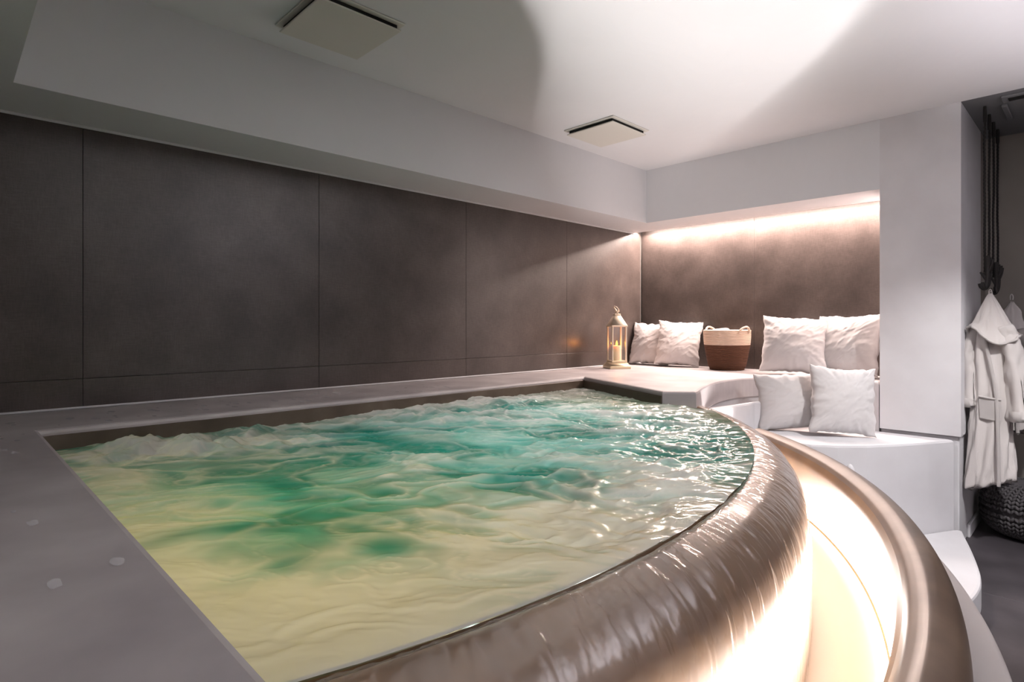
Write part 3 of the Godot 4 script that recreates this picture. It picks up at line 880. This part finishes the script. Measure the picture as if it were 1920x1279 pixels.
# ------------------------------------------------------------------ ropes and robes
func rope_and_hook(label: String, x: float, d: float, y_end: float, turn: float, seed_: int) -> void:
	var t := thing("rope_hanger", label, "hanger", V(x, 0, d), turn, "dark ropes hanging from the robe room's ceiling")
	var n := noise(seed_, 1.0, 2)
	var pts := []
	var k := 150
	for i in k + 1:
		var y := lerpf(TOP, y_end + 0.10, float(i) / k)
		pts.append(Vector3(0.004 * n.get_noise_1d(y * 2.0), y, 0.004 * n.get_noise_1d(y * 2.0 + 50.0)))
	obj("cord", tube(pts, func(v: float, u: float) -> float: return 0.006 + 0.0014 * sin(u * TAU * 3.0 + v * 260.0), 12), M.rope, t)
	obj("knot", lathe(smooth_profile([Vector2(0.005, TOP - 0.10), Vector2(0.0095, TOP - 0.09), Vector2(0.0095, TOP - 0.03), Vector2(0.008, TOP)], 4), 16, true), M.rope, t)
	# a forked twig tied on as the hook
	var tw := path3([Vector3(0.006, y_end + 0.20, 0.012), Vector3(0.010, y_end + 0.10, 0.014), Vector3(0.006, y_end + 0.03, 0.016), Vector3(-0.006, y_end, 0.030), Vector3(-0.018, y_end + 0.012, 0.05), Vector3(-0.022, y_end + 0.035, 0.056)], 6)
	obj("twig_hook", tube(tw, func(v: float, _u) -> float: return lerpf(0.013, 0.008, v), 10), M.wood_dark, t)
	obj("twig_fork", tube(path3([Vector3(0.008, y_end + 0.09, 0.014), Vector3(0.026, y_end + 0.13, 0.02), Vector3(0.036, y_end + 0.175, 0.022)], 6), func(v: float, _u) -> float: return lerpf(0.010, 0.006, v), 8), M.wood_dark, t)
	obj("twig_fork", tube(path3([Vector3(0.006, y_end + 0.05, 0.014), Vector3(-0.016, y_end + 0.085, 0.018), Vector3(-0.026, y_end + 0.10, 0.018)], 6), func(v: float, _u) -> float: return lerpf(0.009, 0.005, v), 8), M.wood_dark, t)

func robe(label: String, at: Vector3, turn: float, hem: float, seed_: int, wide: float, sleeves: Array, hooded := true) -> void:
	# «at» is the loop that hangs from the hook; local y = 0 there, hem at -hem
	var t := thing("bathrobe", label, "bathrobe", at, turn, "white bathrobes hanging on the ropes")
	var n := noise(seed_, 1.0, 3)
	var cut := func(keys: Array, y: float) -> float:
		for i in keys.size() - 1:
			if y >= keys[i + 1][0]:
				return lerpf(keys[i][1], keys[i + 1][1], smoothstep(0.0, 1.0, (keys[i][0] - y) / (keys[i][0] - keys[i + 1][0])))
		return keys[-1][1]
	var half_w := [[-0.02, 0.012], [-0.10, 0.05], [-0.25, 0.085], [-0.40, 0.098], [-0.62, 0.102], [-0.85, 0.115], [-hem, 0.135]]
	var half_d := [[-0.02, 0.010], [-0.10, 0.035], [-0.25, 0.055], [-0.40, 0.060], [-0.80, 0.062], [-hem, 0.075]]
	obj("gown", grid(96, 70, func(u: float, v: float) -> Vector3:
		var a := u * TAU
		var vv := clampf(v * 1.06, 0.0, 1.0)
		var y0 := lerpf(-0.03, -hem, vv)
		var down := smoothstep(0.1, 1.0, vv)
		var fold := n.get_noise_2d(cos(a) * 1.6, sin(a) * 1.6 + vv * 0.7) * 0.55 + 0.5 * sin(a * 9.0 + 2.0 * n.get_noise_1d(vv * 2.0) * 3.0) * (0.4 + 0.6 * n.get_noise_2d(sin(a), 4.0))
		var k := 1.0 + fold * lerpf(0.2, 0.46, down)
		if v > 0.945: k *= 0.93
		var drop := 0.05 * cos(a - 0.4) * down + 0.018 * n.get_noise_1d(a * 1.5)
		var inward := 0.0 if v <= 0.945 else (v - 0.945) * 1.2
		return Vector3(cut.call(half_w, y0) * wide * cos(a) * k, y0 + drop + inward, cut.call(half_d, y0) * sin(a) * k), true, true), M.towel, t)
	if hooded:
		obj("hood", grid(72, 34, func(u: float, v: float) -> Vector3:
			var a := u * TAU
			var y := lerpf(0.0, -0.265, v)
			var r := lerpf(0.008, 0.108, pow(v, 0.85)) * (1.0 + 0.22 * n.get_noise_2d(cos(a) * 1.8 + 9.0, sin(a) * 1.8 + v))
			var curl := smoothstep(0.78, 1.0, v)
			r *= 1.0 + 0.10 * curl
			var wob := 0.035 * cos(a * 2.0 + 0.7) * v * v - 0.02 * cos(a + 0.3) * v
			return Vector3(r * 1.02 * cos(a) + 0.012 * v, y + wob + 0.012 * curl * sin(a * 3.0), r * 0.66 * sin(a) + 0.035 * v), true, true), M.towel, t)
		obj("hood_hem", tube(range(49).map(func(i):
			var a: float = i / 48.0 * TAU
			var r := 0.108 * 1.10 * (1.0 + 0.22 * n.get_noise_2d(cos(a) * 1.8 + 9.0, sin(a) * 1.8 + 1.0))
			return Vector3(r * 1.02 * cos(a) + 0.012, -0.265 + 0.035 * cos(a * 2.0 + 0.7) - 0.02 * cos(a + 0.3) + 0.012 * sin(a * 3.0), r * 0.66 * sin(a) + 0.035)), func(_v, _u): return 0.0075, 8), M.towel, t)
	for s in sleeves:
		# [side, depth offset, length, spread]
		var sp := path3([Vector3(s[0] * 0.055, -0.20, s[1]), Vector3(s[0] * 0.095, -0.34, s[1] * 1.1), Vector3(s[0] * (0.10 + s[3] * 0.5), -0.20 - s[2] * 0.55, s[1] * 1.2), Vector3(s[0] * (0.105 + s[3]), -0.20 - s[2], s[1] * 1.25)], 8)
		var slv := obj("sleeve", tube(sp, func(v: float, u: float) -> float:
			return lerpf(0.045, 0.062, v) * (1.0 + 0.24 * sin(u * TAU * 3.0 + v * 3.0 + seed_) * (0.4 + v * 0.6) + 0.3 * n.get_noise_2d(u * 3.0, v * 4.0)), 28), M.towel, t)
		obj("cuff", tube([sp[-1] + (sp[-3] - sp[-1]) * 1.2, sp[-1] + (sp[-1] - sp[-3]) * 0.1], func(_v, u): return 0.066 * (1.0 + 0.2 * sin(u * TAU * 3.0 + 2.0 + seed_)), 28), M.towel, slv)
		if s.size() > 4:
			# small dark woven mark on the cuff: unreadable strokes
			var mk := new_st()
			for i in 4: add_box(mk, Vector3(-0.022 + i * 0.014, 0.004 * (i % 2), 0.0), Vector3(0.010, 0.016 - 0.004 * (i % 3), 0.002), 0.0005)
			var mo := obj("woven_mark", flat(mk), M.black, slv)
			mo.position = sp[-1] + Vector3(s[0] * 0.012, 0.035, 0.071)
			mo.rotation = Vector3(-0.1, 0.2, 0.25)
	# patch pocket
	obj("pocket", grid(14, 14, func(u: float, v: float) -> Vector3:
		return Vector3(lerpf(-0.055, 0.05, u) + 0.006 * v, lerpf(-0.63, -0.76, v) - 0.015 * u, 0.068 + 0.014 * sin(u * PI) * (1.0 - v * 0.6)), false), M.towel, t)
	obj("pocket_hem", tube(range(15).map(func(i):
		var u: float = i / 14.0
		return Vector3(lerpf(-0.055, 0.05, u), -0.628 - 0.015 * u, 0.07 + 0.014 * sin(u * PI))), func(_v, _u): return 0.006, 8), M.towel, t)
	obj("front_edge", tube(path3([Vector3(-0.03, -0.22, 0.062), Vector3(-0.012, -0.36, 0.072), Vector3(0.012, -0.50, 0.076), Vector3(0.028, -0.64, 0.076), Vector3(0.036, -0.85, 0.082), Vector3(0.040, -hem + 0.02, 0.09)], 8), func(_v, _u): return 0.010, 8), M.towel, t)
	obj("hanging_loop", tube(path3([Vector3(-0.006, -0.012, 0), Vector3(-0.007, 0.012, 0), Vector3(0, 0.026, 0), Vector3(0.007, 0.012, 0), Vector3(0.006, -0.012, 0)], 5), func(_v, _u): return 0.003, 6), M.towel, t)

func robe_corner() -> void:
	var ends := [1.60, 1.605, 1.59, 1.59]
	var ds := [4.63, 4.83, 5.03, 5.24]
	var names := ["first and nearest of the four dark ropes with twig hooks, holding the front robe", "second dark rope with twig hook from the front, close behind the nearest", "third dark rope with twig hook from the front, with a bare fork", "last and farthest dark rope with a twig hook forking to the right"]
	for i in 4:
		rope_and_hook(names[i], -0.53, ds[i], ends[i], [0.3, -0.5, 0.6, -0.2][i], 300 + i)
	robe("white hooded terry bathrobe hanging in front, with a patch pocket", V(-0.50, 1.565, 4.60), 0.10, 1.18, 61, 0.92, [[1, 0.035, 0.56, 0.035, true], [-1, -0.02, 0.50, -0.01]])
	robe("white hooded bathrobe half hidden behind the front robe on its left side", V(-0.525, 1.565, 4.855), 0.2, 1.14, 62, 0.70, [[-1, 0.02, 0.55, -0.02]])
	robe("white bathrobe hanging farther back with its sleeve showing to the right", V(-0.44, 1.55, 5.06), 0.0, 0.90, 63, 0.95, [[1, 0.03, 0.5, 0.04, true]], false)

# ------------------------------------------------------------------ pouf
func pouf() -> void:
	var t := thing("pouf", "dark grey chunky knitted pouf on the floor under the robes", "pouf", V(-0.32, 0, 5.06))
	var R := 0.285
	var H := 0.345
	var prof := func(v: float) -> Vector2:      # v 0 bottom centre .. 1 top centre
		var a := lerpf(-PI / 2, PI / 2, v)
		var c := cos(a)
		var s := sin(a)
		return Vector2(R * pow(absf(c), 0.55), H / 2 + H / 2 * signf(s) * pow(absf(s), 0.75))
	var pr := []
	for i in 41: pr.append(prof.call(i / 40.0) * Vector2(0.955, 0.97) + Vector2(0, 0.005))
	obj("core", lathe(pr, 64, true), M.knit, t)
	var mm := MultiMesh.new()
	mm.transform_format = MultiMesh.TRANSFORM_3D
	var sm := SphereMesh.new()
	sm.radius = 1.0
	sm.height = 2.0
	sm.radial_segments = 10
	sm.rings = 6
	mm.mesh = sm
	var xf := []
	var rows := 17
	for r in rows:
		var v := lerpf(0.12, 0.93, (r + 0.5) / rows)
		var p: Vector2 = prof.call(v)
		var p2: Vector2 = prof.call(v + 0.01)
		var tang := (p2 - p).normalized()
		var cnt := maxi(8, int(TAU * p.x / 0.043))
		cnt = 42
		for k in cnt:
			for s in [-1.0, 1.0]:
				var a: float = (k + 0.25 * s) / cnt * TAU
				var w := TAU * p.x / cnt
				var out := Vector3(cos(a), 0, sin(a))
				var nrm := (out * tang.y - Vector3.UP * tang.x).normalized()
				var up := (out * tang.x + Vector3.UP * tang.y).normalized()
				var side := up.cross(nrm)
				var b := Basis(side, up, nrm) * Basis(Vector3.BACK, s * 0.55)
				b = b * Basis.from_scale(Vector3(w * 0.21, 0.0165, 0.011))
				xf.append(Transform3D(b, out * p.x + Vector3.UP * p.y + nrm * -0.003))
	mm.instance_count = xf.size()
	for i in xf.size(): mm.set_instance_transform(i, xf[i])
	var mi := MultiMeshInstance3D.new()
	mi.name = "knit_stitches"
	mi.multimesh = mm
	mi.material_override = M.knit
	mi.set_meta("kind", "stuff")
	t.add_child(mi)
